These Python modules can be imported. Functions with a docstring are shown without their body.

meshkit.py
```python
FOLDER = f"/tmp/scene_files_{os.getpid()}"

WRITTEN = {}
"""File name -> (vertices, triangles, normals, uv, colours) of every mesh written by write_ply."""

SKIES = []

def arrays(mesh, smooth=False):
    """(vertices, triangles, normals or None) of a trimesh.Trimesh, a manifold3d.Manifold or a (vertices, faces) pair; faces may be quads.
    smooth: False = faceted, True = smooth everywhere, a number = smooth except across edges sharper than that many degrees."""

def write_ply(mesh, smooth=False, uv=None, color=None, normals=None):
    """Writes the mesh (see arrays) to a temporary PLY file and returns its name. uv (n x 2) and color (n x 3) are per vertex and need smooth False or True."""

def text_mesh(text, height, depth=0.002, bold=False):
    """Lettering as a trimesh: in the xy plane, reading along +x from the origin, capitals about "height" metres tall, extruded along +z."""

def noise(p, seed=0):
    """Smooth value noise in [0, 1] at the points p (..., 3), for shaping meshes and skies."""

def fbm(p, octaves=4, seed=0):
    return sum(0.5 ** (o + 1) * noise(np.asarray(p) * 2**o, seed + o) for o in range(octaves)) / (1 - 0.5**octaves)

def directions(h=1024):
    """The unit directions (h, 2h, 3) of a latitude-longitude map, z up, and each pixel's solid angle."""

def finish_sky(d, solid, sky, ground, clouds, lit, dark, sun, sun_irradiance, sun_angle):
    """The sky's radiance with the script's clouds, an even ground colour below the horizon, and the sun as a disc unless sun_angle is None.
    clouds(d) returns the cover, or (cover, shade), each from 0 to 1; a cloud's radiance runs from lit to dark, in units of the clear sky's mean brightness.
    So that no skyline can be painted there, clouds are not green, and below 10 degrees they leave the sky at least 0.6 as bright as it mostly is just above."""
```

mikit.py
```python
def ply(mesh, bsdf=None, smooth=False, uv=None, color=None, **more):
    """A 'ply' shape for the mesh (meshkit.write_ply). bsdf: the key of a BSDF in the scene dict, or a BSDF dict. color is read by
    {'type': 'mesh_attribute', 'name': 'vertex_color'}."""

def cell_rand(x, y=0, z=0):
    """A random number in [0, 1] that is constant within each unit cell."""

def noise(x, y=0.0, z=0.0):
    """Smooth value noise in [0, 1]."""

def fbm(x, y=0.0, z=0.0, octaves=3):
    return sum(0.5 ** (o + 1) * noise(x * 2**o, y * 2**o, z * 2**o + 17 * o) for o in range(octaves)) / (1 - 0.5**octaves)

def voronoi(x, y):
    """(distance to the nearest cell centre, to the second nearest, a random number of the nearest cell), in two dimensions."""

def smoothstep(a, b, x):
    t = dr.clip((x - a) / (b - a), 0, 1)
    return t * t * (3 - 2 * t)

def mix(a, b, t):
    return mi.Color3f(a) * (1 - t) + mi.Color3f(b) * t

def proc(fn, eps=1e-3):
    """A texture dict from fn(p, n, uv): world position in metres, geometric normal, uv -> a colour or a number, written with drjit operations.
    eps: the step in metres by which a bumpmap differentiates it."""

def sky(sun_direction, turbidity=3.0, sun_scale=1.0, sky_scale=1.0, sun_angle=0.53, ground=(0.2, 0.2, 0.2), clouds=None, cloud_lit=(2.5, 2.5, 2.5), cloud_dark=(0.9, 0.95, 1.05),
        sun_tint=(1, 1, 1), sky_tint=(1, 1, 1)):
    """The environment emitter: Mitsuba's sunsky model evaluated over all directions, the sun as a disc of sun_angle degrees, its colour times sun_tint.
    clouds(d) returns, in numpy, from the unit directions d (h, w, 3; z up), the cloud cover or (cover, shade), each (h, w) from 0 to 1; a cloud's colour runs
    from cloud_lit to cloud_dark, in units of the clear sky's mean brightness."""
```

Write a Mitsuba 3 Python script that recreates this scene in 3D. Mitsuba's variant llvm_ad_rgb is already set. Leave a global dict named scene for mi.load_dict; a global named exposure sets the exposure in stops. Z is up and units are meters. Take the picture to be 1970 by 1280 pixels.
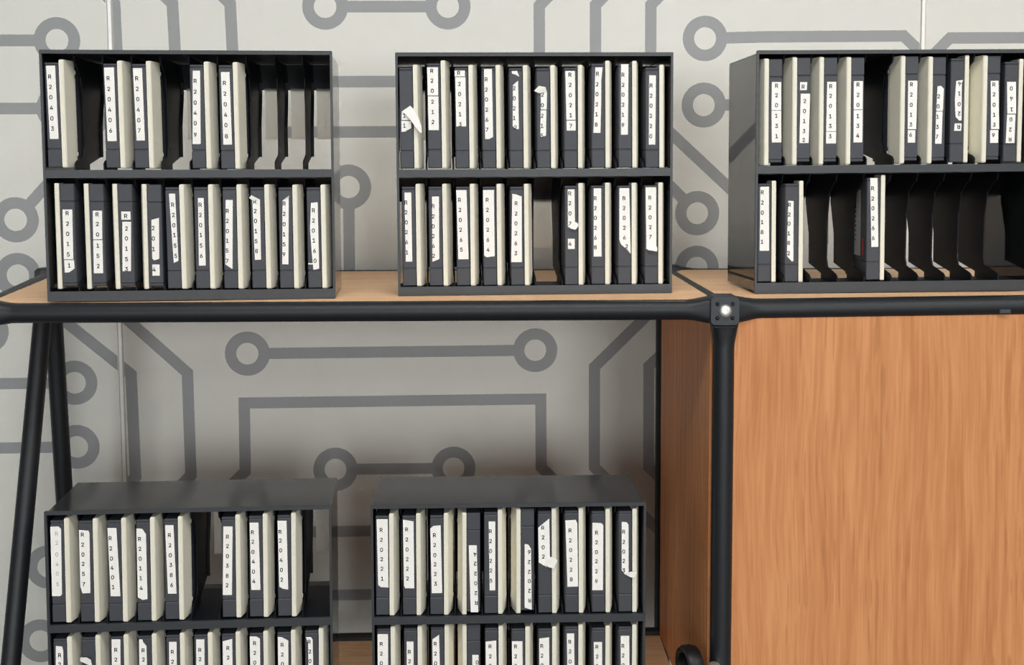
import math, numpy as np, trimesh, mitsuba as mi, mikit
import drjit as dr
from meshkit import text_mesh
from mikit import noise, fbm, smoothstep, mix
from shapely.geometry import Polygon, LineString, Point, MultiPolygon, box as sbox
from shapely.ops import unary_union
T = mi.ScalarTransform4f
scene = {'type': 'scene'}
labels = {}
EYE = 1.45                                   # camera height above the floor, metres

# ------------------------------------------------------------------ camera
F, CX, CY, PITCH, ROLL = 2217.6, 954.0, 508.4, 0.0819, -0.0061
fwd = np.array([0, math.cos(PITCH), -math.sin(PITCH)])
down = np.array([0, -math.sin(PITCH), -math.cos(PITCH)])
up = -(math.sin(ROLL) * np.array([1.0, 0, 0]) + math.cos(ROLL) * down)
eye = np.array([0.0, 0.0, EYE])
scene['camera'] = {'type': 'perspective', 'fov': math.degrees(2 * math.atan(985 / F)), 'fov_axis': 'x', 'near_clip': 0.05, 'far_clip': 40.0,
                   'principal_point_offset_x': (985 - CX) / 1970, 'principal_point_offset_y': (640 - CY) / 1280,
                   'to_world': T().look_at(origin=eye.tolist(), target=(eye + fwd).tolist(), up=up.tolist())}

# ------------------------------------------------------------------ light: the ceiling panels of the room, and exposure
exposure = -0.26
PANEL, TINT = 13.5, (1.0, 0.99, 0.955)
PANELS = [(0.0, 0.0), (1.9, -0.3), (1.9, -2.0), (1.9, -3.7)]
WINDOW, SKY_TINT = 16.5, (0.975, 1.0, 1.0)            # the bright window wall behind the camera
PANEL_SIZE = (1.2, 0.6)
CEIL = 2.9

# ------------------------------------------------------------------ materials
def pr(rgb, rough=0.5, spec=0.5, metal=0.0, **k):
    c = rgb if isinstance(rgb, dict) else {'type': 'rgb', 'value': list(rgb)}
    return {'type': 'principled', 'base_color': c, 'roughness': rough, 'specular': spec, 'metallic': metal, **k}
def srgb(r, g, b):
    return [(v / 255 / 12.92) if v < 10.3 else ((v / 255 + 0.055) / 1.055) ** 2.4 for v in (r, g, b)]
def two(b): return {'type': 'twosided', 'b': b}

def oak(u, v, w, light, dark):
    """oak veneer: u across the grain, v along it, w out of the face (metres)"""
    warp = (fbm(u * 6 + 3, v * 3.5, w, 3) - 0.5) * 0.022
    x = u + warp
    broad = fbm(x * 10, v * 1.2, 5.0, 2)
    band = fbm(x * 190, v * 9.0, 9.0, 3)
    fine = noise(x * 620, v * 30.0, 2.0)
    pore = smoothstep(0.66, 0.84, noise(x * 380, v * 22.0, 7.0)) * smoothstep(0.35, 0.65, noise(x * 45, v * 4.0, 3.0))
    t = dr.clip(0.52 + (broad - 0.5) * 0.55 + (band - 0.5) * 1.2 + (fine - 0.5) * 0.45, 0, 1)
    return mix(mix(dark, light, t), mi.Color3f(dark) * 0.78, pore * 0.42)
OAK_L, OAK_D = srgb(211, 147, 97), srgb(186, 119, 73)
def oak_door(p, n, uv): return oak(p.x, p.z, 0.0, OAK_L, OAK_D)
def oak_top(p, n, uv): return oak(p.y, p.x, 1.0, srgb(230, 189, 148), srgb(212, 168, 128))
def oak_side(p, n, uv): return oak(p.y, p.z, 2.0, OAK_L, OAK_D)
def speckle(p, n, uv): return 0.0002 * noise(p.x * 1800, p.y * 1800, p.z * 1800)
M = {
    'wall_vinyl': pr(srgb(223, 222, 215), 0.42, 0.3), 'wall_print': pr(srgb(154, 156, 157), 0.42, 0.3), 'wall_trim': pr(srgb(250, 250, 247), 0.3),
    'room_paint': pr((0.26, 0.26, 0.26), 0.8, 0.2), 'room_floor': pr((0.12, 0.12, 0.12), 0.6, 0.3), 'groove_dark': pr((0.05, 0.05, 0.05), 0.8),
    'rack_plastic': pr(srgb(18, 21, 26), 0.5, 0.2), 'rack_top': pr(srgb(44, 45, 48), 0.14, 0.5), 'rack_gloss': pr(srgb(24, 27, 31), 0.03, 0.5), 'rack_front': pr(srgb(50, 53, 57), 0.42, 0.5),
    'cartridge_grey': pr(srgb(64, 66, 72), 0.5, 0.4), 'cartridge_beige': pr(srgb(228, 223, 205), 0.45, 0.4), 'clip_white': pr(srgb(225, 225, 218), 0.4),
    'paper': pr(srgb(244, 241, 235), 0.6, 0.3), 'ink': pr(srgb(34, 32, 34), 0.7, 0.2), 'pencil': pr(srgb(182, 176, 172), 0.7, 0.2),
    'paper_grey': pr(srgb(150, 150, 145), 0.5, 0.3), 'red_print': pr(srgb(140, 52, 60), 0.5, 0.3),
    'frame_paint': pr(srgb(22, 25, 30), 0.5, 0.5), 'joint_plastic': pr(srgb(42, 46, 51), 0.5, 0.5), 'rubber': pr(srgb(13, 14, 17), 0.45, 0.4),
    'chrome': {'type': 'roughconductor', 'material': 'Ag', 'distribution': 'ggx', 'alpha': 0.24},
    'oak_door': pr(mikit.proc(oak_door), 0.5, 0.3), 'oak_top': pr(mikit.proc(oak_top), 0.5, 0.3), 'oak_side': pr(mikit.proc(oak_side), 0.5, 0.3),
}
scene['mat_leaf_plastic'] = {'type': 'principledthin', 'base_color': {'type': 'rgb', 'value': [0.88, 0.865, 0.83]}, 'roughness': 0.35, 'diff_trans': 1.5, 'eta': 1.5}
for k, b in M.items():
    scene['mat_' + k] = two(b)
def mat(k): return {'type': 'ref', 'id': 'mat_' + k}

# ------------------------------------------------------------------ helpers
def hull(p): return trimesh.convex.convex_hull(np.asarray(p, float))
def bx(x0, x1, y0, y1, z0, z1, c=0.0):
    """box with chamfered edges"""
    if c <= 0:
        m = trimesh.creation.box((x1 - x0, y1 - y0, z1 - z0)); m.apply_translation(((x0 + x1) / 2, (y0 + y1) / 2, (z0 + z1) / 2)); return m
    c = min(c, (x1 - x0) * .45, (y1 - y0) * .45, (z1 - z0) * .45)
    pts = []
    for X in ((x0, c), (x1, -c)):
        for Y in ((y0, c), (y1, -c)):
            for Z in ((z0, c), (z1, -c)):
                pts += [(X[0], Y[0] + Y[1], Z[0] + Z[1]), (X[0] + X[1], Y[0], Z[0] + Z[1]), (X[0] + X[1], Y[0] + Y[1], Z[0])]
    return hull(pts)
def cat(*ms): return trimesh.util.concatenate([m for m in ms if m is not None])
def prism_xz(poly, y0, y1):
    """polygon in (x, z), extruded along y from y0 to y1"""
    gs = poly.geoms if hasattr(poly, 'geoms') else [poly]
    out = []
    for g in gs:
        if g.is_empty or g.area < 1e-9: continue
        m = trimesh.creation.extrude_polygon(g, y1 - y0, engine='earcut')
        v = m.vertices.copy(); m.vertices = np.stack([v[:, 0], y1 - v[:, 2], v[:, 1]], 1)
        out.append(m)
    return cat(*out)
def prism_yz(pts, x0, x1):
    m = trimesh.creation.extrude_polygon(Polygon(pts), x1 - x0, engine='earcut')
    v = m.vertices.copy(); m.vertices = np.stack([v[:, 2] + x0, v[:, 0], v[:, 1]], 1); return m
def loft(P, hs, es, a, b, n=28):
    """superellipse rings of half size hs and exponent es round the points P, in the plane of a and b"""
    th = np.arange(n) * 2 * np.pi / n; c, s = np.cos(th), np.sin(th); V = []
    for p, h, e in zip(P, hs, es):
        k = 2.0 / e
        V.append(np.asarray(p) + h * (np.sign(c) * np.abs(c) ** k)[:, None] * a + h * (np.sign(s) * np.abs(s) ** k)[:, None] * b)
    R = len(V); f = []
    for i in range(R - 1):
        for j in range(n):
            q = [i * n + j, i * n + (j + 1) % n, (i + 1) * n + (j + 1) % n, (i + 1) * n + j]; f += [[q[0], q[1], q[2]], [q[0], q[2], q[3]]]
    V = np.vstack(V + [[P[0]], [P[-1]]]); c0, c1 = R * n, R * n + 1
    f += [[c0, (j + 1) % n, j] for j in range(n)] + [[c1, (R - 1) * n + j, (R - 1) * n + (j + 1) % n] for j in range(n)]
    m = trimesh.Trimesh(V, f, process=False)
    if m.volume < 0: m.invert()
    return m
RT = 0.0105                                  # frame tube radius
def tube(p0, p1, flare0=False, flare1=False, r=RT, big=0.0152):
    p0, p1 = np.array(p0, float), np.array(p1, float); L = np.linalg.norm(p1 - p0); d = (p1 - p0) / L
    w = np.array([0, 0, 1.0]) if abs(d[2]) < 0.9 else np.array([0, 1.0, 0])
    a = np.cross(d, w); a /= np.linalg.norm(a); b = np.cross(a, d)
    ts = sorted(set([0, L] + ([i * 0.004 for i in range(1, 11)] if flare0 else []) + ([L - i * 0.004 for i in range(1, 11)] if flare1 else [])))
    hs, es = [], []
    for t in ts:
        k = 0.0
        if flare0: k = max(k, 1 - min(t / 0.04, 1))
        if flare1: k = max(k, 1 - min((L - t) / 0.04, 1))
        k = k * k * (3 - 2 * k) if k < 1 else 1.0
        hs.append(r + (big - r) * k); es.append(2.0 + 2.2 * k)
    return loft([p0 + d * t for t in ts], hs, es, a, b)
def lathe(prof, axis_to, at, n=28):
    """profile of (radius, height) turned round +z, then +z turned to axis_to"""
    m = trimesh.creation.revolve(np.array(prof, float), sections=n)
    m.apply_transform(trimesh.geometry.align_vectors([0, 0, 1], axis_to)); m.apply_translation(at); return m

def put(key, mesh, material, smooth=False, to=None, label=None):
    k = {} if to is None else {'to_world': to}
    scene[key] = mikit.ply(mesh, 'mat_' + material, smooth, **k)
    if label: labels[key] = {'label': label}
def put_shared(key, shape, to, label=None):
    scene[key] = {**shape, 'to_world': to}
    if label: labels[key] = {'label': label}
_n = {}
def num(name):
    i = _n.get(name, -1) + 1; _n[name] = i
    return name if i == 0 else f'{name}_{i:03d}'
def thing(name, label, category, group=None):
    k = num(name); labels[k] = {'label': label, 'category': category}
    if group: labels[k]['group'] = group
    return k
def part(parent, name): return num(parent + '__' + name)
def structure(key, label=None):
    labels[key] = {'kind': 'structure', 'label': label or key.replace('_', ' ')}

# ------------------------------------------------------------------ the room
WY, WA = 1.612, 0.0382
WALL = T().translate([0, WY, EYE]).rotate([0, 0, 1], math.degrees(WA))
structure('wall_back', 'pale grey panelled wall printed with a grey circuit-board pattern')
S0, S1, Z0, Z1 = -4.2, 4.2, -EYE, CEIL - EYE
SEAM = [-0.5245, 0.6005]
LINES = [[(-1300,179),(-596,179)],[(-733,444),(-517,228),(-516,150)],[(-657,447),(-439,228),(-437,150)],[(-580,447),(-361,228),(-359,150)],[(-232,224),(-64,224)],
 [(284,447),(62,225),(62,120)],[(362,448),(140,226),(140,81),(209,12),(284,-63)],[(439,448),(217,226),(217,76),(325,-24),(364,-60)],[(293,180),(376,182),(573,183),(595,163),(640,120)],[(1400,182),(639,180),(623,164),(590,131)],
 [(292,88),(355,88)],[(-204,-23),(-205,-168)],[(-290,122),(-80,122)],[(-290,53),(-80,53)],[(-1100,88),(-596,87)],[(-661,-65),(-520,87)],
 [(-1200,-293),(-589,-293)],[(-1200,-384),(-589,-384)],[(-680,-139),(-587,-217),(-511,-282),(-509,-428),(-553,-470)],[(-570,-156),(-505,-213),(-433,-281),(-432,-427),(-470,-464)],
 [(-349,-255),(55,-255)],[(-393,-458),(-356,-423),(-355,-325),(62.5,-325),(63,-424),(105,-466)],[(-229,-422),(-62,-423)],[(262,-160),(139,-280),(139,-425),(257,-544)],[(300,-200),(216.5,-280),(217,-426),(270,-478)],
 [(-310,-512),(-80,-512)],[(-310,-605),(-80,-605)]]
NODES = [(-596,179),(-232,224),(-64,224),(293,180),(292,88),(284,-63),(284,-140),(-204,-23),(-661,-65),(-661,-142),(-596,87),(-708,-219),(-589,-293),(-589,-384),(-635,-556),(-650,-663),(-349,-255),(55,-255),(-229,-422),(-62,-423)]
trace = unary_union([LineString(l).buffer(7.9, cap_style=2, join_style=2) for l in LINES] + [Point(p).buffer(31.2, 24) for p in NODES])
trace = trace.difference(unary_union([Point(p).buffer(15.4, 20) for p in NODES]))
trace = Polygon([(0, 0), (1, 0), (0, 1)]).difference(sbox(-9, -9, 9, 9)).union(trace)
edges = [S0] + SEAM + [S1]
for i in range(3):
    a, b = edges[i] + (0.0034 if i else 0), edges[i + 1] - (0.0034 if i < 2 else 0)
    k = part('wall_back', 'panel')
    put(k, bx(a, b, 0, 0.012, Z0, Z1, 0.0008), 'wall_vinyl', to=WALL)
    g = trace.intersection(sbox(a * 1000 + 1, -1300, b * 1000 - 1, 1300))
    if not g.is_empty:
        m = prism_xz(g, 0, 1); v = m.vertices.copy(); m.vertices = np.stack([v[:, 0] / 1000, v[:, 1] * 0.0002 - 0.00025, v[:, 2] / 1000], 1)
        put(part(k, 'circuit_print'), m, 'wall_print', to=WALL, label='grey circuit tracks and ring pads')
for s in SEAM:
    put(part('wall_back', 'joint_strip'), bx(s - 0.0024, s + 0.0024, -0.0014, 0.010, Z0, Z1, 0.0006), 'wall_trim', to=WALL, label='thin white vertical joint strip')
put(part('wall_back', 'backing'), bx(S0, S1, 0.0125, 0.05, Z0, Z1), 'groove_dark', to=WALL)
for key, m, mt in (('floor', bx(-4.2, 4.2, -5.2, 1.80, -0.05, 0), 'room_floor'), ('ceiling', bx(-4.2, 4.2, -5.2, 1.85, CEIL, CEIL + 0.05), 'room_paint'),
                   ('wall_left', bx(-4.25, -4.2, -5.2, 1.45, 0, CEIL), 'room_paint'), ('wall_right', bx(4.15, 4.2, -5.2, 1.75, 0, CEIL), 'room_paint'), ('wall_front', bx(-4.2, 4.2, -5.25, -5.2, 0, CEIL), 'room_paint')):
    put(key, m, mt); structure(key)
for i, (xa, xb) in enumerate(((0.9, 2.3), (-2.0, -1.1))):
    win = mikit.ply(bx(xa, xb, -5.198, -5.19, 0.8, 2.6), 'mat_room_paint')
    win['emitter'] = {'type': 'area', 'radiance': {'type': 'rgb', 'value': [WINDOW * c for c in SKY_TINT]}}
    scene[f'window_{i + 1}'] = win; structure(f'window_{i + 1}', 'bright window behind the camera')
panel_ply = mikit.ply(bx(-PANEL_SIZE[0] / 2, PANEL_SIZE[0] / 2, -PANEL_SIZE[1] / 2, PANEL_SIZE[1] / 2, -0.012, -0.001), 'mat_room_paint')
panel_ply['emitter'] = {'type': 'area', 'radiance': {'type': 'rgb', 'value': [PANEL * c for c in TINT]}}
for x, y in PANELS:
    put_shared(part('ceiling', 'light_panel'), panel_ply, T().translate([x, y, CEIL]))

# ------------------------------------------------------------------ furniture (z here is measured from the camera's height)
ZT, ZB = EYE - 0.1367, EYE - 0.6248          # top of the table boards, top of the lower board
ZR = ZT + 0.0008 - RT                        # centre of the top rails
JX, JY = 0.2345, 1.190                       # the corner joint between the two units
LX, LY = -0.540, 1.196                       # left front joint (just outside the photograph)
BLX, BLY, BJX, BJY = -0.615, 1.580, 0.236, 1.562
shelf = thing('open_shelving_unit', 'open shelving unit with oak boards, black tubular frame and A-shaped legs, at the left', 'shelving')
def board(pts, z1, th): 
    m = trimesh.creation.extrude_polygon(Polygon(pts), th, engine='earcut'); m.apply_translation((0, 0, z1 - th)); return m
put(part(shelf, 'tabletop'), board([(-0.5335, 1.1955), (0.2275, 1.1855), (0.2295, 1.553), (-0.595, 1.572)], ZT, 0.010), 'oak_top', label='oak tabletop board')
put(part(shelf, 'rail'), tube((LX, LY, ZR), (JX, JY, ZR), True, True), 'frame_paint', 30)
put(part(shelf, 'rail'), tube((LX, LY, ZR), (BLX, BLY, ZR), True, True), 'frame_paint', 30)
put(part(shelf, 'rail'), tube((BLX, BLY, ZR), (BJX, BJY, ZR), True, True), 'frame_paint', 30)
put(part(shelf, 'rail'), tube((JX, JY, ZR), (BJX, BJY, ZR), True, True), 'frame_paint', 30)
def joint(parent, x, y, front=True, low=0.0):
    k = part(parent, 'corner_joint'); h = 0.0155
    m = [bx(x - h, x + h, y - h, y + h, ZR - h - low, ZR + h, 0.004)]
    if front:
        g = sbox(-0.0145, -0.0145, 0.0145, 0.0145).buffer(-0.005).buffer(0.005, 8)
        pl = prism_xz(g, -0.002, 0.002); pl.apply_translation((x, y - h, ZR + 0.0005)); m.append(pl)
    put(k, cat(*m), 'joint_plastic', 20)
    if front:
        yf = y - h - 0.002
        put(part(k, 'slot'), bx(x - 0.0110, x + 0.0110, y - h - 0.0006, y - h + 0.002, ZR - h - 0.0016, ZR - h + 0.0002, 0.0004), 'rubber')
        for sx in (-1, 1):
            for sz in (-1, 1):
                put(part(k, 'stud'), lathe([(0, 0.0022), (0.0012, 0.0018), (0.0019, 0.0008), (0.0021, 0), (0, 0)], [0, -1, 0], (x + sx * 0.0078, yf, ZR + 0.0005 + sz * 0.0073), 12), 'rubber', 30)
        hexa = [(0.0026 * math.cos(a), 0.0026 * math.sin(a)) for a in np.arange(6) * math.pi / 3]
        put(part(k, 'bolt'), lathe([(0, 0.0012), (0.0024, 0.0012), (0.0026, 0.0040), (0.0044, 0.0038), (0.0061, 0.0026), (0.0069, 0.0006), (0.0069, 0), (0, 0)], [0, -1, 0], (x, yf, ZR + 0.0005)), 'chrome', 35, label='shiny chrome hex socket bolt')
    return k
joint(shelf, JX, JY); joint(shelf, LX, LY); joint(shelf, BLX, BLY, False); joint(shelf, BJX, BJY, False)
AP = np.array([-0.540, 1.375, ZR])
put(part(shelf, 'leg'), tube(AP + [0.004, -0.012, 0.004], AP + 3.9 * np.array([-0.0055, -0.096, -0.3205])), 'frame_paint', 30)
put(part(shelf, 'leg'), tube(AP + [-0.001, 0.022, 0.004], AP + 5.0 * np.array([-0.0075, 0.034, -0.2545]) + [-0.001, 0.022, 0]), 'frame_paint', 30)
put(part(shelf, 'leg_bracket'), bx(-0.562, -0.512, 1.345, 1.430, ZR - 0.010, ZR + 0.0085, 0.003), 'frame_paint')
put(part(shelf, 'lower_board'), board([(-0.548, 1.190), (0.2165, 1.195), (0.2165, 1.501), (-0.552, 1.478)], ZB, 0.014), 'oak_top', label='oak lower shelf board')
put(part(shelf, 'rail'), tube((-0.560, 1.488, ZB - 0.0045), (0.219, 1.5125, ZB - 0.0045)), 'frame_paint', 30)
put(part(shelf, 'rail'), tube((-0.560, 1.180, ZB - 0.0045), (0.226, 1.186, ZB - 0.0045)), 'frame_paint', 30)
PX = 0.2370
put(part(shelf, 'post'), tube((PX, JY, ZR), (PX, JY, 0.0), True, False, 0.0112), 'frame_paint', 30)
put(part(shelf, 'post'), tube((0.2262, 1.545, ZR), (0.2262, 1.545, 0.0)), 'frame_paint', 30)

cab = thing('cabinet', 'oak cabinet with a plain vertical-grained door in a black tubular frame, at the right', 'cabinet')
SL = 0.066                                    # the cabinet's front runs back to the right
fy = lambda x: 1.190 + SL * (x - JX)
RX = 0.985
put(part(cab, 'top_board'), board([(0.2395, fy(0.24) + 0.0035), (RX, fy(RX) + 0.0045), (RX, 1.538), (0.2390, 1.5535)], ZT, 0.010), 'oak_top', label='oak top board')
put(part(cab, 'rail'), tube((JX, JY, ZR), (RX, fy(RX), ZR), True, True, 0.0108), 'frame_paint', 30)
put(part(cab, 'rail'), tube((BJX, BJY, ZR), (RX, 1.545, ZR), True, True), 'frame_paint', 30)
put(part(cab, 'rail'), tube((RX, fy(RX), ZR), (RX, 1.545, ZR), True, True), 'frame_paint', 30)
put(part(cab, 'post'), tube((RX, fy(RX), ZR), (RX, fy(RX), 0.0), True, False), 'frame_paint', 30)
joint(cab, RX, fy(RX))
door = bx(0.2420 - JX, RX - 0.008 - JX, -0.009, 0.009, ZB + 0.006, ZR - 0.004, 0.0012)
door.apply_transform(trimesh.transformations.rotation_matrix(math.atan(SL), [0, 0, 1])); door.apply_translation((JX, JY + 0.003, 0))
put(part(cab, 'door'), door, 'oak_door', label='flat oak veneer door')
put(part(cab, 'side_panel'), board([(0.2238, 1.1965), (0.2264, 1.1965), (0.2300, 1.204), (0.2290, 1.501), (0.2168, 1.501)], ZR - 0.0115, ZR - 0.012 - ZB), 'oak_side', label='oak side panel facing the open shelf')
put(part(cab, 'back_panel'), bx(0.2470, RX - 0.004, 1.516, 1.528, ZB, ZR - 0.006, 0.001), 'oak_door')
put(part(cab, 'base_board'), board([(0.248, 1.206), (RX - 0.002, fy(RX) + 0.014), (RX - 0.002, 1.514), (0.248, 1.514)], ZB, 0.014), 'oak_top')
tag = bx(-0.006, 0.006, -0.0015, 0.0015, -0.0022, 0.0022, 0.0006); tag.apply_transform(trimesh.transformations.rotation_matrix(SL, [0, 0, 1])); tag.apply_translation((0.533, fy(0.533) - 0.0098, ZR - 0.0050))
put(part(cab, 'catch'), tag, 'cartridge_grey', label='small grey door catch under the rail')
st = part(shelf, 'rubber_stop')
ax = np.array([-0.965, -0.26, 0.0]); ax /= np.linalg.norm(ax)
put(st, lathe([(0, -0.006), (0.016, -0.006), (0.0205, -0.004), (0.0222, 0.001), (0.0222, 0.008), (0.0205, 0.0115), (0.0175, 0.0125), (0.0150, 0.0105), (0.0135, 0.003), (0, 0.003)], ax, (0.2085, 1.195, EYE - 0.5310), 36), 'rubber', 35, label='round black rubber stop with a hollow face')
put(part(st, 'bolt'), lathe([(0, 0.0052), (0.0032, 0.0048), (0.0058, 0.003), (0.0070, 0.0004), (0.0070, -0.008), (0, -0.008)], [-0.25, -0.97, 0.05], (0.2265, 1.172, EYE - 0.5262)), 'chrome', 35, label='domed chrome bolt')

# ------------------------------------------------------------------ cartridge racks
RH, RW, RD = 0.26175, 0.150, 0.125
LIP, MID0, MID1, TOPIN = 0.0098, 0.1278, 0.1362, RH - 0.0040
DL = {'A': 0.0008, 'B': 0.0, 'C': 0.0020, 'D': 0.0020, 'E': 0.0020}      # each rack's lips as they stand, a hair up or down
DM = {'A': 0.0016, 'B': 0.0006, 'C': 0.0024, 'D': 0.0006, 'E': 0.0004}
def rack_front(dl, dm):
    g = sbox(-RW, 0, RW, RH).buffer(-0.0012).buffer(0.0012, 4)
    g = g.difference(sbox(-RW + 0.0026, LIP + dl, RW - 0.0026, MID0 + dm)).difference(sbox(-RW + 0.0026, MID1 + dm, RW - 0.0026, TOPIN))
    return mikit.ply(prism_xz(g, 0, 0.0028), 'mat_rack_front')
P_top = mikit.ply(bx(-RW + 0.001, RW - 0.001, 0.0029, RD, RH - 0.0041, RH - 0.0027, 0.0003), 'mat_rack_top')
P_sideL = mikit.ply(bx(-RW + 0.0006, -RW + 0.0026, 0.0029, RD, 0.0022, RH - 0.0042, 0.0004), 'mat_rack_gloss')
P_sideR = mikit.ply(bx(RW - 0.0026, RW - 0.0006, 0.0029, RD, 0.0022, RH - 0.0042, 0.0004), 'mat_rack_gloss')
P_mid = mikit.ply(bx(-RW + 0.0027, RW - 0.0027, 0.0029, 0.100, MID0 + 0.0006, MID1 - 0.0001, 0.0004), 'mat_rack_plastic')
P_base = mikit.ply(bx(-RW + 0.0027, RW - 0.0027, 0.0029, 0.060, 0.0020, LIP - 0.0015, 0.0004), 'mat_rack_plastic')
def divider(h):
    m = lambda y, z: (y / 1000, z / 1000 * h / 0.1165)
    back = prism_yz([m(101, 116.5), m(111, 107.5), m(117, 98), m(117, 84), m(104, 48), m(103, 14), m(101.5, 14), m(102.5, 48), m(115.4, 84), m(115.4, 97), m(110, 106), m(99.5, 115.5)], 0.0006, 0.0036)
    return mikit.ply(cat(back, prism_yz([m(3.2, 0), m(3.2, 6), m(8, 9), m(36, 15), m(40, 24), m(39, 72), m(33, 96), m(20, 106), m(12, 109), m(9, 116.5), m(101, 116.5), m(111, 107.5), m(117, 98), m(117, 84), m(104, 48), m(103, 14), m(57, 6), m(57, 0)], -0.0007, 0.0007)), 'mat_rack_plastic')
H0, H1 = MID0 - LIP + 0.0001, TOPIN - MID1 - 0.0030
P_div = [divider(H0), divider(H1)]
def leaf(h):
    """the bowed translucent leaf across the upper back of a slot"""
    prof = [(117.6, 91), (120.2, 88), (121.4, 82), (121.8, 70), (121.6, 52), (120.6, 40), (119.2, 34)]
    pts = [(y / 1000, z / 1000 * h / 0.1165) for y, z in prof]
    V = [(x, y, z) for y, z in pts for x in (-0.0085, 0.0139)]
    return mikit.ply((np.array(V), np.array([[2 * k, 2 * k + 1, 2 * k + 3, 2 * k + 2] for k in range(len(pts) - 1)])), 'mat_leaf_plastic', True)
def cover(h, top):
    """dark bar closing the back above the leaves"""
    prof = [(102, top), (102, 116.3), (112, 108), (119, 97), (121, 89.5), (122.4, 89.5), (122.4, top)]
    return mikit.ply(prism_yz([(y / 1000, z / 1000 * h / 0.1165) for y, z in prof], -RW + 0.0028, RW - 0.0028), 'mat_rack_front', 30)
P_leaf, P_cover = [leaf(H0), leaf(H1)], [cover(H0, 121.5), cover(H1, 116.8)]
SLOT_Z = [LIP - 0.0014, MID1 + 0.0001]
RACKS = {'A': (-0.3212, 1.2143, ZT, 0.0769, -0.003), 'B': (0.0435, 1.2531, ZT, 0.0495, 0.0), 'C': (0.4308, 1.2518, ZT, 0.0385, 0.0025), 'D': (-0.3345, 1.2136, ZB, 0.0804, -0.008), 'E': (0.0117, 1.2271, ZB, 0.0285, -0.003)}
RLAB = {'A': 'black two-tier cartridge rack at left end of tabletop, five upper slots empty',
        'B': 'black two-tier cartridge rack in middle of tabletop, one lower slot empty',
        'C': 'black two-tier cartridge rack standing on the cabinet, lower row mostly empty',
        'D': 'black two-tier cartridge rack on lower shelf beside the legs',
        'E': 'black two-tier cartridge rack on lower shelf beside the cabinet'}
WHERE = {'A': 'left tabletop rack', 'B': 'middle tabletop rack', 'C': 'rack on cabinet', 'D': 'bottom-left rack', 'E': 'bottom-right rack'}
RT_W, WIDE, SHIFT = {}, {'C': 1.01, 'D': 1.012}, {'D': -0.001}
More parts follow.
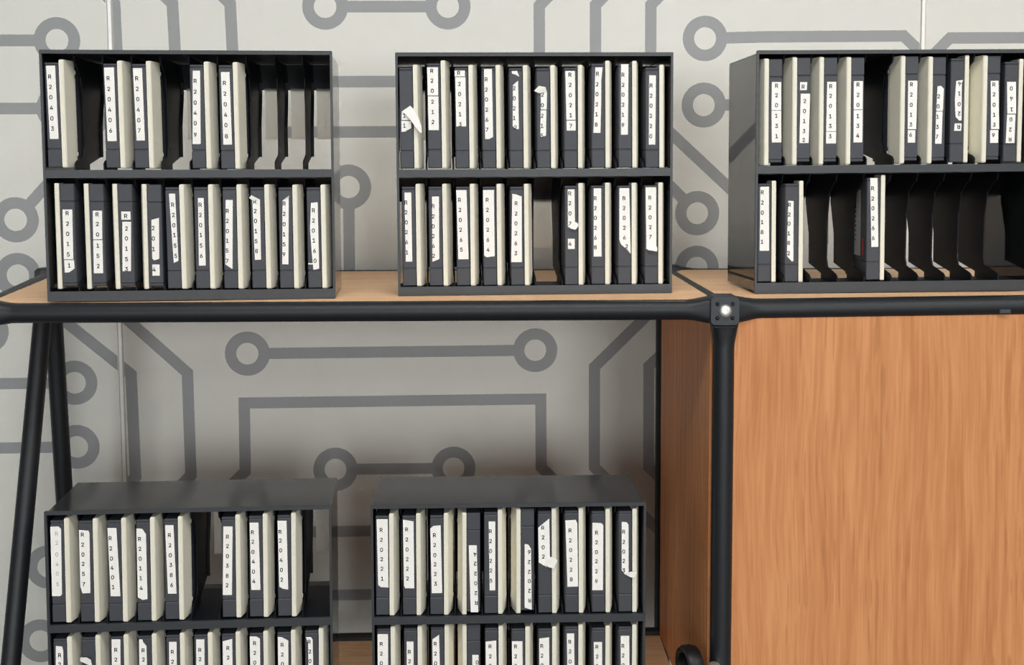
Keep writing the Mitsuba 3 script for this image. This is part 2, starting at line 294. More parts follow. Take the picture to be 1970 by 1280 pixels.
for r, (x, y, z, yaw, roll) in RACKS.items():
    RT_W[r] = T().translate([x, y, z + abs(roll) * RW + 0.0003]).rotate([0, 0, 1], math.degrees(yaw)).rotate([0, 1, 0], -math.degrees(roll))
    W = RT_W[r] @ T().translate([-RW + SHIFT.get(r, 0), 0, 0]).scale([WIDE.get(r, 1.0), 1, 1]).translate([RW, 0, 0])
    k = thing('cartridge_rack', RLAB[r], 'rack', 'black cartridge racks')
    put_shared(part(k, 'front_frame'), rack_front(DL[r], DM[r]), W); put_shared(part(k, 'top_panel'), P_top, W)
    put_shared(part(k, 'side_panel'), P_sideL, W); put_shared(part(k, 'side_panel'), P_sideR, W)
    put_shared(part(k, 'middle_shelf'), P_mid, W @ T().translate([0, 0, DM[r]])); put_shared(part(k, 'base'), P_base, W @ T().translate([0, 0, DL[r]]))
    for row in (0, 1):
        for i in range(1, 10):
            put_shared(part(k, 'divider'), P_div[row], W @ T().translate([(i - 5) * 0.0295, 0, SLOT_Z[row] + (DM if row else DL)[r]]))
        put_shared(part(k, 'back_cover'), P_cover[row], W @ T().translate([0, 0, SLOT_Z[row] + (DM if row else DL)[r]]))
        for i in range(1, 11):
            put_shared(part(k, 'back_leaf'), P_leaf[row], W @ T().translate([(i - 5.5) * 0.0295, 0, SLOT_Z[row] + (DM if row else DL)[r]]))

# ------------------------------------------------------------------ tape cartridges
CH = 0.1115
def shell_mesh():
    prof = [(0.4, 0.0), (4.5, 0.0), (5.4, 0.9), (9.8, 17.0), (10.3, 19.5), (10.3, 21), (0.4, 21)]
    def ring(z, s):
        c = np.array([4.6, 10.0]); q = np.array(prof, float)
        q = c + (q - c) * [1 - s / 5.0, 1 - s / 10.0]; return [(a / 1000, b / 1000, z / 1000) for a, b in q]
    m = hull(ring(0, 1.4) + ring(0.5, 0.5) + ring(1.4, 0) + ring(110.1, 0) + ring(111.0, 0.5) + ring(111.5, 1.4))
    fin = bx(0.0095, 0.0101, 0.0228, 0.0236, 0.018, 0.094)
    return cat(m, fin)
def body_mesh():
    return cat(bx(-0.0146, 0.0002, 0.0015, 0.0700, 0.0198, 0.1052, 0.0007), bx(-0.0146, 0.0002, 0.0015, 0.0700, 0.1056, 0.1085, 0.0008),
               bx(-0.0140, 0.0050, 0.0024, 0.0695, 0.0012, 0.1078, 0.0003), bx(0.0050, 0.0096, 0.0202, 0.0695, 0.0012, 0.1085, 0.0008))
P_shell = mikit.ply(shell_mesh(), 'mat_cartridge_beige', 25)
P_body = mikit.ply(body_mesh(), 'mat_cartridge_grey')
P_door = mikit.ply(bx(-0.0147, 0.0002, 0.0013, 0.0200, 0.0006, 0.0192, 0.0008), 'mat_cartridge_grey')
P_clip = [mikit.ply(bx(0.0092, 0.0107, 0.0222, 0.0244, z, z + 0.0045, 0.0005), 'mat_clip_white') for z in (0.0125, 0.0975)]
FACE = 0.0015
_glyph = {}
def glyph(c):
    if c not in _glyph:
        m = text_mesh(c, 0.0042, 0.00010, bold=True); b = m.bounds; m.apply_translation((-(b[0][0] + b[1][0]) / 2, -0.0021, 0)); _glyph[c] = m
    m = _glyph[c].copy(); v = m.vertices.copy(); m.vertices = np.stack([v[:, 0], -v[:, 2], v[:, 1]], 1); return m
def strip(pairs):
    """a curling paper strip through (u1, w1, u2, w2, out) in millimetres"""
    V = []
    for u1, w1, u2, w2, o in pairs:
        for d in (0, 0.25):
            V += [(u1 / 1000, FACE - (o + d) / 1000, w1 / 1000), (u2 / 1000, FACE - (o + d) / 1000, w2 / 1000)]
    f = []
    for i in range(len(pairs) - 1):
        a, b = 4 * i, 4 * i + 4
        for p, q, s, t in ((a, a + 1, b + 1, b), (a + 2, b + 2, b + 3, a + 3), (a, b, b + 2, a + 2), (a + 1, a + 3, b + 3, b + 1)): f += [[p, q, s], [p, s, t]]
    e = 4 * (len(pairs) - 1)
    f += [[0, 2, 3], [0, 3, 1], [e, e + 1, e + 3], [e, e + 3, e + 2]]
    return trimesh.Trimesh(np.array(V), f, process=False)
ORD = ['first', 'second', 'third', 'fourth', 'fifth', 'sixth', 'seventh', 'eighth', 'ninth', 'tenth']
CARTS = """A1 1 N -132 140 112.2 -0.0050|-12.7 105.8,-3.5 105.9,-2.8 30.2,-11.7 30.2|R -9.3 94.5,2 -9.1 83.8,0 -9 73.3,4 -8.9 62.4,0 -8.8 51.5,3 -8.6 40.9||
A1 3 N -72 139.2 112.1 -0.0064|-13.3 104.9,-3.1 105,-2.9 28.6,-12.3 28.7|R -9.3 93.7,2 -9.2 82.8,0 -9.1 72.1,4 -9 61.3,0 -8.9 50.6,6 -8.8 39.6||
A1 4 N -42.4 138.9 112.2 -0.0094|-13.3 104.7,-3.8 104.7,-3.4 29.5,-12 29.5|R -9.6 94.1,2 -9.5 83.2,0 -9.3 72.5,4 -9.2 61.7,0 -9 50.7,7 -8.9 39.9||
A1 6 N 16.9 138.4 112.2 -0.0107|-11.2 102.8,-3.6 102.8,-5.2 26.3,-13.7 26.3|R -9 92.1,2 -9.3 80.9,0 -9.7 69.6,4 -10 58.8,0 -10.3 48.1,9 -10.6 36||
A1 7 N 46.5 137.8 112.4 -0.0059|-12.2 101.9,-3.2 101.9,-2.6 26.1,-11.7 26.1|R -8.7 90.4,2 -8.6 79.4,0 -8.5 68.4,4 -8.5 57.4,0 -8.4 46.6,8 -8.3 35||
A0 1 F -134.9 12.6 111.7 -0.0013|2.1 84,12.2 84,11.6 31.5,1.8 31.6/1.9 30.8,12.1 30.7,12.7 22,6.8 17.8,2.4 17.5|R 6.9 80.1,2 6.8 69.1,0 6.7 58.4,1 6.6 47.8,5 6.6 36.8,1 7.1 25||
A0 2 F -104.6 12.2 111.6 -0.0034|3 82.9,12.6 82.8,11.9 52.7,2.4 52.7/2.4 52,12 52,11.6 16.8,1.9 16.9|R 7.5 79,2 7.3 68.9,0 7.1 57.9,1 7 46.1,5 6.8 35.3,2 6.7 24.5||
A0 3 F -75 11.9 111.5 -0.0045|2.7 82.2,12.3 82.2,12.3 73.4,2.8 73.5/3.6 71.4,12.6 71.4,10.9 19.1,2 19.1|R 7.4 77.4,2 7.7 64.2,0 7.3 53.8,1 7 43,5 6.7 31.8,3 6.3 21.3||
A0 4 F -45.3 11.6 111.3 0.0018|3.7 73.6,11.7 75.7,10.9 32.4,5.5 30.6,3.6 32.5,3.5 58.9/3.4 26.4,11 26.3,11 14.3,3.3 14.3|2 5.3 64.9,0 5.2 53.9,1 5.2 42.7,4 5.1 21||
A0 5 N -11.5 11.4 111.1 -0.0048|-10.6 101.3,-4.1 101.3,-2.7 30.2,-7.7 28|R -7 89.6,2 -6.7 78.8,0 -6.4 67.9,1 -6.1 57.5,5 -5.7 46.3,5 -5.4 35.4||
A0 6 N 17.8 11.1 111.3 -0.0014|-10.5 96.9,-4.4 96.9,-4 25.1,-11.2 25.2|R -8.2 89.7,2 -8.3 78.9,0 -8.3 68.1,1 -8.3 57.6,5 -8.4 46.4,6 -8.4 35.5||
A0 7 N 47.2 10.8 111.5 -0.0002|-11.3 95,-3.8 94.9,-5.7 21.3,-13 26.5|R -9.7 83.3,2 -10 72.8,0 -10.2 61.9,1 -10.5 51.7,5 -10.8 41.3,7 -11.1 30.1||
A0 8 N 76.8 10.8 111.3 -0.0044|-12.5 95.1,-4.5 95.1,-4.8 31.2,-11.4 31|R -9.9 93,2 -9.8 83.1,0 -9.7 72.6,1 -9.6 61.7,5 -9.5 51,8 -9.4 40.5|-12.2 94.2 -4.3 95.1 0.3,-15.9 97.1 -13 100 2|
A0 9 N 105.7 10.5 111.3 -0.0021|-10.3 94.1,-3.6 98.9,-5.3 26.1,-11.9 26.4|R -8.5 91.1,2 -8.8 80.2,0 -9 69.1,1 -9.3 58.4,5 -9.5 47.7,9 -9.8 37.1|-10.5 94.1 -3.7 97.4 0.3,-7.1 97 -2.6 99.9 2|
A0 10 N 135.8 10.4 111.3 -0.0041|-10.1 91.8,-2.9 92.5,-2.7 21.3,-8.8 20.1,-10.2 37,-11.6 63.7/-14.3 27.5,-8.3 27.4,-8.5 26,-14.1 26|R -7.5 83.7,2 -7.8 73.1,0 -8.1 62.3,1 -7.7 51.6,6 -7.4 40.6,0 -6.9 29.9||
B1 1 N -131.2 137.6 111.7 -0.0056|-12.3 61.8,-3.3 61.8,-2.6 52.7,-12.7 52.7/-13 51.9,-2.2 51.8,-2.3 43.9,-9.2 40.3,-12.9 39.9|1 -9.6 57.3,1 -9.7 46.6|-12.3 61.8 -3 68 0.5,-8.2 58.7 0.6 64.1 3,-2.1 51.3 5.4 56.1 6,2.2 44.7 8.7 45.7 8,6.8 38.7 9.2 38.7 8|
B1 2 N -101.1 137.7 116.2 -0.0088|-14.3 108.8,-2.5 108.8,-2.6 78.6,-14 78.6/-13.9 77.9,-2.5 77.8,-2.5 41.5,-13.7 41.6|R -9.1 105,2 -9.1 94.5,0 -9 83.7,2 -8.9 72,1 -8.8 61.1,2 -8.8 50.3||
B1 3 N -71.5 137.3 111.7 -0.0067|-14.5 105.7,-3.3 105.7,-3.2 99.3,-14.4 99.3/-13.9 98.6,-2.8 98.5,-2.6 45.8,-13.5 45.9|R -10 103,2 -9.4 91.3,0 -9.4 80.5,2 -9.3 69.6,1 -9.2 58.9,3 -9.2 48||
B1 4 N -42.3 137.1 111.8 -0.0057|-12 107.4,-3.4 107.4,-3 34.4,-7.8 32.2,-11.7 32.4|R -9.7 96.3,2 -9.7 85.4,0 -9.6 74.8,2 -9.6 63.9,6 -9.5 53.1,7 -9.5 42.4||
B1 5 N -12.8 137.1 111.5 -0.0057|-11.9 105.1,-5.7 105.4,-3.4 98.9,-7.4 101.3,-11.2 102.4/-10.5 90.2,-4.7 95,-4.4 42.8,-7.3 42.8,-11.2 46.1|2 -9.1 86.9,0 -9.2 76.1,2 -9.3 65.2,1 -9.4 54.8,2 -8.3 44.7||
B1 6 N 17 136.7 111.8 -0.0076|-10 82.4,-3.2 82.4,-3.7 64.1,-10.1 64.2/-10.4 63.3,-4 63.3,-4.7 35.9,-9.8 34.3,-10.9 36|2 -8.2 79.9,0 -8.4 68.7,2 -8.8 57.3,1 -9.1 46.4,5 -9.3 36|-3.3 82.7 -10.4 81.4 0.4,-5.1 88 -12.8 81.5 2.5,-12.3 89.4 -17.8 84 4|
B1 7 N 46.4 136.8 112 -0.0026|-13.1 105.4,-2.6 105.4,-2.1 52.8,-12.1 52.9/-12 52,-2 52,-2 41.2,-11.9 41.3|R -8 101.3,2 -7.8 90.4,0 -7.7 79.3,2 -7.5 68.6,1 -7.3 57.7,7 -7.2 46.2||
B1 8 N 76.4 137.1 116.2 -0.0045|-10.3 109,-2.2 109,-3.7 95.4,-3.8 74.7,-4.8 38.3,-12.6 38.4,-11.1 76.9|R -7.9 102,2 -8.3 90.8,0 -8.5 80.2,2 -8.8 69.2,1 -9.1 58.5,8 -9.5 47.3||
B1 9 N 105.9 137 116.1 -0.0064|-11.6 112.4,-3.3 112.4,-4.2 36.4,-11.9 36.4|R -9.4 101,2 -9.4 90.3,0 -9.5 79.7,2 -9.5 68.8,1 -9.6 58,9 -9.7 46.8||
B1 10 N 135.7 136.8 112.1 -0.0085|-10.5 100.6,-3 100.5,-3.8 25.6,-11 25.7|R -8.3 89.6,2 -8.4 78.5,0 -8.5 67.8,2 -8.6 56.8,2 -8.7 45.8,0 -8.8 34.8||
B0 1 N -130 9.9 111.7 -0.0036|-11.7 102.3,-4.3 102.2,-4.3 27.2,-11.4 27.2|R -10.2 91.5,2 -10.2 80.9,0 -10.1 70,2 -10.1 59.3,6 -10.1 48.5,1 -10 37.2||
B0 2 N -101 9.7 111.7 -0.0055|-10.8 98,-3.1 98,-3.8 30,-11.4 26.8|R -9.7 87.7,2 -9.8 76.5,0 -9.9 65.7,2 -10 55,6 -10.1 44.3,2 -10.1 33.4||
B0 3 N -71.3 9.6 111.6 -0.0034|-15.2 105,-3.1 104.9,-1.7 29.4,-13 29.5|R -10.8 94.2,2 -10.5 83.3,0 -10.2 72.4,2 -10 61.7,6 -9.7 50.8,5 -9.4 40.1||
B0 4 N -42.2 9.5 111.5 -0.0043|-14.3 104.9,-2.3 104.8,-2.2 32.6,-11.1 31.5,-13.8 33.4|R -9.7 94.1,2 -9.7 83.2,0 -9.6 72.3,2 -9.5 61.6,6 -9.5 50.6,4 -9.4 39.9||
B0 5 N -12.1 9.3 111.5 -0.0062|-12.3 100.7,-8.1 100.1,-2 97.7,-2.5 26,-14.4 26.1|R -8.2 90.3,2 -8.4 79.2,0 -8.6 68.5,2 -8.8 57.7,6 -9 46.8,3 -9.2 35.9||
B0 7 N 47 9.1 112.2 -0.0028|-11.2 105.4,-3.7 105.3,-3.2 64.1,-6.1 62,-11.1 64.1/-11.2 51.4,-3.6 51.3,-3.6 40,-11.2 40.1|R -8.9 100.8,2 -8.9 90.3,0 -8.8 79.1,2 -8.8 68.1,4 -8.9 45.8|-3.2 69.8 -11.1 65.3 0.4,-1 68.8 -8.1 62.4 2.5,0.5 65.9 -3.1 61.3 4|
B0 8 N 76.3 9.4 112 -0.0037|-12 106.1,-3.6 106,-3.4 31.1,-12.2 31.2|R -10.2 95.1,2 -10.2 84.4,0 -10.2 73.7,2 -10.2 62.8,6 -10.2 52,8 -10.2 41.4||
B0 9 N 105.6 9.4 111.8 -0.0046|-12.8 106.1,-2 106,-0.4 33.7,-4.1 38.3,-11.1 44.2,-13.1 49.5|R -7.7 94.9,2 -7.7 84.1,0 -7.6 73.4,2 -7.5 62.5,6 -7.4 51.7,2 -5 42.2||
B0 10 N 135.1 9.4 111.9 -0.0054|-13.5 106.7,-1.8 106.6,-1.5 39.2,-12.6 39.3|R -8.7 95.4,2 -8.6 84.5,0 -8.5 73.8,2 -8.4 63,7 -8.3 52.3|-13.3 40.1 -1.6 42.1 0.4,-12.2 38.7 -0.7 39.4 3,-11 38 -1.7 36.3 4|
C1 1 F -135 138.4 115.1 -0.0049|3.1 89.7,13.4 89.6,13.6 59.6,2.9 59.7/2.9 59.2,13.6 59.1,13.9 24.9,3.5 25|R 8.3 85.7,2 8.3 75.5,0 8.3 64.9,1 8.3 53.6,3 8.5 42.7,1 8.6 31.7||
C1 2 F -103.9 139.3 115.7 -0.0129|3.1 88.9,11.1 88.8,10.6 80.2,3.1 80.2/4 76.5,14.3 76.4,13.1 23.4,2.9 23.5|R 6.6 83.8,2 8.5 68.5,0 8.2 57.8,1 8 47.1,3 7.8 36.3,2 7.6 26.7||
C1 3 F -74.9 139.1 116 -0.0109|3.6 89.2,13.6 89.1,13.9 36.1,2.9 36.2/2.9 35.6,13.9 35.5,13.9 22.9,2.9 23|R 7.6 84.4,2 7.5 74,0 7.4 63.3,1 7.4 52.2,3 7.3 41.7,3 7.3 30.7||
C1 4 F -45.2 139 115.9 -0.0119|3 89.9,13 89.9,13.1 59.5,3.1 59.5/3.1 58.9,13.1 58.8,13.1 23.9,3.3 24|R 7.7 86,2 7.7 75,0 7.8 64.3,1 7.8 52.4,3 7.9 41.8,4 7.9 31.4||
C1 6 F 14 139.5 116.4 -0.0178|3.3 89.4,13.6 89.4,13 37.2,3.5 37.3/3.7 36.4,12.1 36.3,12 22.7,3.9 22.8|R 7 85.4,2 7 74.5,0 7 63.5,1 7 52.9,3 6.9 42.4,6 6.8 31.3||
C1 7 F 44.2 139.2 115.7 -0.0128|5.4 83.6,9.4 84.1,12.5 80.7,11.8 57,4.4 57.1/4.4 56.4,11.5 56.4,10.9 21.6,3.7 21.7|2 6.8 72.8,0 6.4 62.1,1 6 50.9,3 5.8 39.9,7 5.6 29.3||
C1 8 N 78.7 140.1 116 -0.0150|-8.5 88.5,-0.9 89.4,-2.3 86,-1.8 45.7,-4.6 45.7,-8.6 49.9,-9.7 67.9/-9.4 42.7,-1.6 42.6,-2.1 34.5,-9.9 34.6|4 -4.8 85.1,1 -5 74.7,0 -4.9 63.3,2 -4.6 53.1,R -5 38.9||u
C1 9 F 104.4 139.8 116.1 -0.0167|3.8 88.5,12.5 88.5,14.4 36.4,5.2 36.4/4.3 35.4,13.4 35.4,13.5 21.4,4.5 21.5|R 7.4 84.5,2 7.7 73.9,0 8.1 62.7,1 8.4 51.9,3 8.7 41.1,9 8 29.9||
C1 10 N 137.4 140.1 111.7 -0.0008|-12.2 87.1,-2.3 87,-1.1 52.6,-11 52.7/-11.2 51.9,-1.8 51.8,-2.2 20.9,-11.9 20.9|0 -7.3 79.9,4 -6.9 68.9,1 -6.5 57.2,0 -6.9 46.4,2 -7.1 35.5,R -7.3 24.7||u
C0 1 N -131.2 11.9 110.6 -0.0054|-12 104.3,-2.5 104.3,-1.9 34.5,-12.3 34.6|R -9.7 98.2,2 -9.7 87.1,0 -9.7 76.2,1 -9.8 65.9,8 -9.8 55,1 -9.8 44.5||
C0 2 N -101.7 11.5 110.7 -0.0040|-11.2 89.3,-5.2 88.7,-5 23.1,-6.9 23.1,-12.2 29,-11.9 58.2|R -9.8 84.7,2 -10 74.2,0 -10.1 64.3,1 -10.3 53.8,8 -10.3 43.3,2 -10.4 32.1||
C0 5 N -10.6 12.6 115.3 -0.0190|-11.3 112,-3.1 111.9,-1.3 36.7,-9.1 36.8|R -8.5 100.6,2 -8.2 89.5,0 -7.9 79,2 -7.6 68.1,6 -7.4 57.5,6 -7.1 46.5||
D1 1 N -132.3 137.8 115.9 0.0069|-15.4 106.2,-5.8 106.3,-3.1 103.7,-3.8 31.6,-5.8 29.6,-14.7 29.9|R -8 98.5,2 -8 88.3,0 -8.1 75.6,4 -8.1 64.9,0 -8.1 54.4,5 -8.1 42.8||p
D1 2 N -102.2 137.4 115.2 0.0033|-15.2 102.5,-4.3 101.3,-3.4 98.4,-3.9 32.6,-12.3 32.3,-14.6 40|R -10.9 97.2,2 -10.9 86.2,0 -10.8 75.3,2 -10.8 65,5 -10.7 53.9,7 -10.7 42.5||
D1 3 N -73 137 115.4 0.0099|-15.4 104.3,-4.9 104,-2.2 28.5,-12.5 28.8|R -11.6 92.8,2 -11.2 81.6,0 -10.8 70.5,4 -10.4 60.3,0 -10 49.7,1 -9.6 38.9||
D1 4 N -42.7 136.9 115.6 0.0135|-14.9 103.1,-8.1 102.6,-4.2 96.5,-3.9 24.8,-8.8 23.7,-14.2 26.8|R -11 91.3,2 -10.9 80.5,0 -10.8 69.5,1 -10.7 58.9,1 -10.6 48.1,4 -10.5 37||
D1 5 N -13.3 137.3 115.4 0.0144|-13.4 105.6,-4.4 105.4,-2.4 29.3,-11.6 29.5|R -8.8 94.4,2 -8.5 83.3,0 -8.3 72.2,3 -8 61.5,8 -7.7 50.3,6 -7.4 39.2||
D1 7 N 47.8 138 115.4 0.0162|-12.6 102.1,-2.7 101.8,-4.3 25.5,-14.3 25.7|R -8.3 90.5,2 -8.5 80.1,0 -8.7 68.9,3 -9 58.3,8 -9.2 47.1,2 -9.5 36.5||
D1 8 N 77.2 137.6 116.4 0.0115|-13.8 106,-4.3 105.8,-2.9 30.7,-12.9 30.9|R -10.8 95.2,2 -10.6 84.6,0 -10.5 73.4,4 -10.3 62.7,0 -10.2 51.4,4 -10 40.7||
D1 9 N 107.7 137.4 116.8 0.0152|-15 107.6,-4.6 107.4,-3.4 30.4,-8.6 31.4,-13.1 33.8|R -11.6 95.2,2 -11.4 85.4,0 -11.1 74.6,4 -10.9 63.7,0 -10.6 52.7,2 -10.4 41.8||
D0 1 N -132.7 12.4 110.5 0.0000|-11.9 100,-5.1 99.2,-4 93.7,-5.7 31.6,-13.8 31.9|R -8.1 89.5,2 -8.4 79.2,0 -8.7 68.5||
D0 2 N -103 13.2 110.5 0.0000|-15.2 75.1,-5.4 74.7,-6.2 29.7,-16 30.1||-16 85.7 -16.5 81.6 0.6,-8.4 86.5 -7.8 78.4 3,-4.1 84.2 -3 77.8 4|
D0 3 N -73.4 13.1 110.5 0.0000|-12.6 104.8,-3.3 104.5,-4.4 28.7,-13.8 29|R -8.4 92.9,2 -8.6 82,0 -8.7 71.2||
D0 4 N -43.1 13 110.5 0.0000|-13.4 103.9,-9.8 103.8,-9.1 100.7,-5.6 96.2,-5.4 27.7,-14.3 28|R -9.2 91.5,2 -9.2 81.1,0 -9.3 70.2||
D0 5 N -13.1 12.9 110.5 0.0000|-11.5 100.2,-3.3 100,-4.1 26.6,-12.4 26.9|R -8 88.8,2 -8.1 77.8,0 -8.2 66.8||
D0 6 N 17 12.3 110.5 0.0000|-12.3 102.6,-3.4 102.4,-4.1 26.1,-13.1 26.4|R -8.4 90.7,2 -8.5 80.3,0 -8.6 69.5||
D0 7 N 46.4 12.4 110.5 0.0000|-13.7 99.4,-3.3 102,-3.9 24.9,-14.3 25.3|R -8.1 91.7,2 -8.1 80.9,0 -8.2 70||
D0 8 N 75.3 12.2 110.5 0.0000|-14.4 104.3,-7.3 104,-3.3 101.3,-3.8 24,-15 24.4|R -9.1 96.4,2 -9.2 85.5,0 -9.3 74.5||
D0 9 N 106.7 12.3 110.5 0.0000|-13.9 102.8,-9.4 102.2,-2.6 98.1,-2.9 22.8,-14.2 23.2|R -9.2 93.6,2 -9.3 82.6,0 -9.3 71.8||
D0 10 N 136.8 13.4 110.5 0.0000|-13.6 100.4,-7.8 100.2,-6.1 97,-5.8 20.6,-11.5 20.8,-11.2 92.8|R -9.9 95,2 -9.4 84,0 -9.4 73.1||
E1 1 N -131.1 136.8 114.7 0.0034|-13.2 108.4,-1 108.3,-0.7 31.7,-9.1 32.2,-12.1 34.8|R -8.2 96.3,2 -8.1 85.3,0 -8 74.1,2 -7.9 63.6,2 -7.7 52.9,1 -7.6 41.7||
E1 2 N -101.6 136.7 114.6 0.0014|-13.9 107.5,-2.3 105.6,-2 30.5,-12 30.7,-13.3 33.6|R -9.8 96.6,2 -9.7 85.4,0 -9.6 74.2,2 -9.5 63.3,2 -9.5 52.6,2 -9.4 41.7||
E1 3 N -71.7 136.6 114.7 0.0039|-14.4 97.2,-11 100.1,-2.9 100.9,-1.5 24.8,-13 24.6|R -9.8 89.8,2 -9.6 78.8,0 -9.4 67.5,2 -9.2 57.2,2 -9 46.3,3 -8.8 35.3||
E1 4 F -46.2 136.6 114.9 0.0052|2 78.1,10.8 78,12.5 2.5,4.1 2.7|4 8.9 67.7,2 9.1 57.3,2 9.4 46.2,0 9.6 35.3,2 9.9 24.3,R 10.2 13.2||u
E1 5 N -12.3 136.9 117.9 -0.0013|-9.6 104.2,-2.2 104.1,-2.5 26.8,-8.8 26.9|R -7.7 93.2,2 -7.6 82.3,0 -7.5 71.1,2 -7.5 60.2,2 -7.4 49.4,5 -7.3 37.8||
E1 6 F 13.2 137.2 118.3 0.0013|4 78.1,8 77.7,11.1 72.8,12 4.1,4 6.5|6 9 69,2 9.1 57.8,2 9.2 46.8,0 9.3 36.4,2 9.4 25.4,R 9.5 14.6||u
E1 7 N 47.2 136.8 118.5 -0.0080|-14.4 96.7,-2 106.9,-1.6 62.5,-0.7 53.8,-5.4 52.5,-13.9 57.8|R -9.2 96.6,2 -9 85.9,0 -8.9 74.7,2 -8.8 64.3|-3.7 64.7 -8 56.6 0.4,2 63.8 -3.1 53.2 3,6.4 61.3 2.3 52.2 4.5|
E1 8 N 77 136.7 118.8 -0.0099|-14 104.7,-2.5 105.1,-0.8 101.1,-0.1 30,-12 30.1|R -8.8 93.4,2 -8.6 82.2,0 -8.3 71.3,2 -8.1 60.5,2 -7.9 49.2,8 -7.7 38.4||
E1 9 N 106.8 136.8 117.5 -0.0090|-13.8 101.7,-3.6 100.9,-1.8 98.4,-2.3 25.5,-14.2 25.6|R -9.3 90.4,2 -9.3 79.6,0 -9.4 68.7,2 -9.5 58.3,2 -9.5 47,9 -9.6 35.7||
E1 10 N 136.3 136.8 117.2 -0.0109|-11.2 102.2,-5.4 101.6,-3.6 98.7,-3.5 43.1,-6.9 42.3,-11.2 47.6|R -8.9 91,2 -8.9 79.7,0 -8.9 68.8,2 -8.9 58.3,3 -8.9 47.6|-8.7 44.2 -4.4 47.2 0.4,-1.4 47.1 -2.3 40.8 3,4.8 47.5 2.6 40.6 4.5|
E0 1 N -130.4 14.6 110.5 0.0000|-14 101.6,-2.4 101.4,-2.8 17.9,-14.7 18.1|R -9.9 90.5,2 -10 79.5,0 -10.1 68.5||
E0 2 N -100.9 14.7 110.5 0.0000|-11.7 92.6,-4.1 92.5,-4.3 17.3,-11.9 17.5|R -8.7 81,2 -8.7 70.2,0 -8.8 59.3||
E0 3 N -71.3 15.5 110.5 0.0000|-13 93.8,-5.5 99,-4.1 16,-12.9 16.2|R -9.8 88.7,2 -9.7 77.7,0 -9.6 66.6||
E0 4 F -46.2 15.6 110.5 0.0000|5.6 75.5,12.7 75.4,12.8 15.2,5.7 15.3|0 11 66.8||u
E0 5 N -12 13.7 110.5 0.0000|-13.9 92.1,-2 93.3,-1.3 16.7,-13.5 16.9|R -8.8 86.7,2 -8.7 75.5,0 -8.6 64.5||
E0 6 N 18 12.3 110.5 0.0000|-14.4 93.6,-2.7 93.5,-2.2 17.5,-13.9 17.7|R -10.3 87.6,2 -10.2 76.4,0 -10.1 65.3||
E0 7 N 47.2 11.8 110.5 0.0000|-13.8 96.6,-2.8 98,-2 17.4,-13.3 17.6|R -10.8 88.1,2 -10.7 77.2,0 -10.6 66.1||
E0 8 N 76.1 14 110.5 0.0000|-12.3 99.9,-4.1 99.8,-3.2 14.8,-11.1 14.9|R -8.9 90.2,2 -8.7 79.3,0 -8.6 67.9||
E0 9 N 106 11.8 110.5 0.0000|-12.4 91.8,-3.1 91.7,-2.5 16.4,-11.4 16.6|R -8.8 86.3,2 -8.7 75.2,0 -8.6 64.3||
E0 10 N 136.2 12.8 110.5 0.0000|-12.2 97.4,-2.6 97.3,-1.4 14.9,-11.4 15.1|R -9.5 85.8,2 -9.3 74.9,0 -9.2 63.8||"""
rank = {}
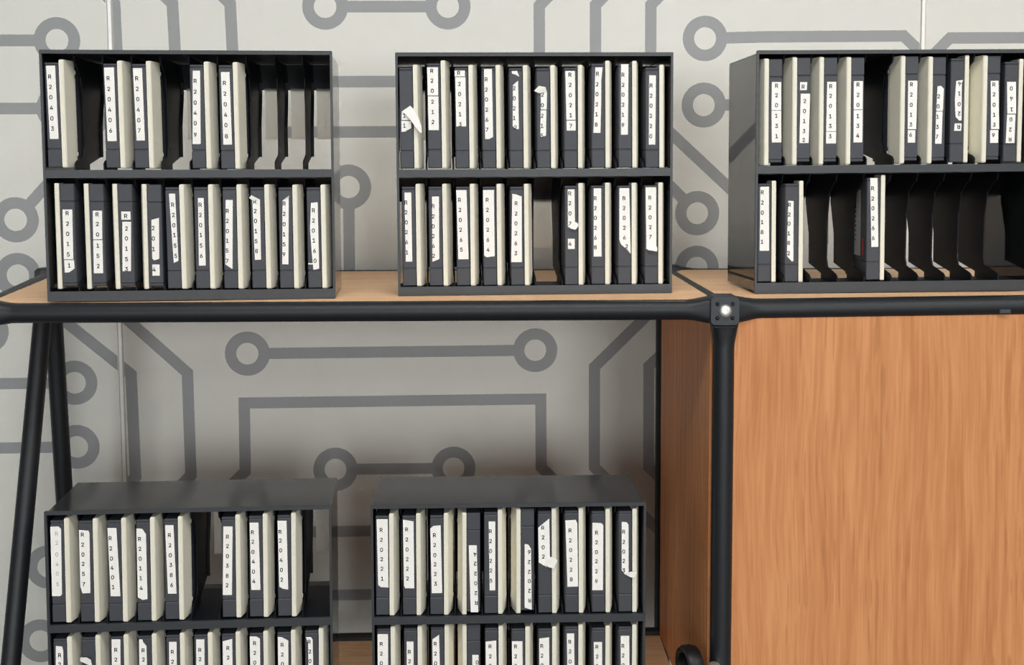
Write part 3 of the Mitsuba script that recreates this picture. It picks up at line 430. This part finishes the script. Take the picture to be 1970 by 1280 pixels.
for line in CARTS.strip().split('\n'):
    head, polys, chars, ribs, flags = line.split('|')
    rr, slot, ori, lx, lz, h, lean = head.split(); r, row, slot = rr[0], int(rr[1]), int(slot); lx, lz, h, lean = float(lx) / 1000, float(lz) / 1000, float(h) / 1000, float(lean)
    floor = SLOT_Z[0] + DL[rr[0]] + 0.0002 if row == 0 else MID1 + DM[rr[0]] + 0.0001
    if lz < floor: h -= floor - lz; lz = floor
    lean2 = min(max(lean, -0.006), 0.004); lx += (lean - lean2) * h / 2; lean = lean2
    side = 0.0021 if ori == 'N' else -0.0021
    mid = ((slot - 5.5) * 0.0295 + RW) * WIDE.get(r, 1.0) - RW + SHIFT.get(r, 0)
    lx = mid + side + min(max(lx - side - mid, -0.0007), 0.0007)
    rank[rr] = rank.get(rr, 0) + 1
    chs = [(c.split()[0], float(c.split()[1]) / 1000, float(c.split()[2]) / 1000) for c in chars.split(',') if c]
    text = ''.join(c[0] for c in (chs[::-1] if 'u' in flags else chs))
    tier = 'upper' if row else 'lower'
    what = 'left-cream-edged' if ori == 'F' else 'right-cream-edged'
    lab = 'labelled ' + text if len(text) > 3 else ('with a peeling label' if ribs else 'with half-visible label')
    if 'p' in flags: lab = 'with faintly pencilled label'
    if 'u' in flags: lab = 'with an upside-down label'
    if ribs and len(text) > 3: lab += ', peeling'
    k = thing('tape_cartridge', f'{what} cartridge {lab}, {ORD[rank[rr] - 1]} in {tier} row of {WHERE[r]}', 'tape cartridge', 'tape cartridges in the racks')
    # cartridge frame: lean about the foot, stretched to its height
    base = RT_W[r] @ T().translate([lx, 0.003, lz]).rotate([0, 1, 0], math.degrees(math.atan(lean)))
    W = base @ T().scale([1, 1, h / CH])
    if ori == 'F': W = W @ T().translate([0, 0, CH]).rotate([0, 1, 0], 180)
    put_shared(part(k, 'body'), P_body, W); put_shared(part(k, 'shell'), P_shell, W, 'cream plastic half'); put_shared(part(k, 'leader_door'), P_door, W)
    for c in P_clip: put_shared(part(k, 'clip'), c, W)
    used = set(); lk = None
    for po in polys.split('/'):
        if not po: continue
        pts = [tuple(float(v) / 1000 for v in q.split()) for q in po.split(',')]
        pts = [(min(max(a, -0.0144), 0.0145), min(max(b, 0.001), h - 0.002)) for a, b in pts]
        lo, hi = (-0.0144, -0.0002) if ori == 'N' else (0.0002, 0.0144)
        pts = [(min(max(a, lo), hi), b) for a, b in pts]
        pg = Polygon(pts).buffer(0)
        lk = part(k, 'label')
        put(lk, prism_xz(pg, FACE - 0.00030, FACE - 0.00012), 'paper', to=base, label='white paper label')
        b0, b1 = min(p[1] for p in pts), max(p[1] for p in pts)
        ms = []
        for i, (c, u, w) in enumerate(chs):
            if i in used or not (b0 - 0.002 <= w <= b1 + 0.002) or (b1 - w < 0.0009): continue
            used.add(i); m = glyph(c)
            if 'u' in flags: m.apply_transform(trimesh.transformations.rotation_matrix(math.pi, [0, 1, 0]))
            m.apply_translation((u, FACE - 0.00031, w)); ms.append(m)
        if ms: put(part(lk, 'lettering'), cat(*ms), 'pencil' if 'p' in flags else 'ink', to=base)
    if ribs:
        pr_ = [[float(v) for v in e.split()] for e in ribs.split(',')]
        put(part(lk, 'peeled_strip'), strip(pr_), 'paper', to=base, label='curled strip of the label')
    if rr == 'C0' and slot == 5:
        sl = part(k, 'side_label'); put(sl, bx(-0.01480, -0.01465, 0.020, 0.050, 0.026, 0.099), 'paper_grey', to=base, label='grey printed side label')
        put(part(sl, 'printed_lines'), cat(*[bx(-0.01487, -0.01481, 0.0335, 0.0365, 0.042 + i * 0.0052, 0.0442 + i * 0.0052) for i in range(9)]), 'ink', to=base)
        put(part(k, 'side_label'), bx(-0.01480, -0.01465, 0.010, 0.015, 0.027, 0.046), 'red_print', to=base, label='dark red strip')
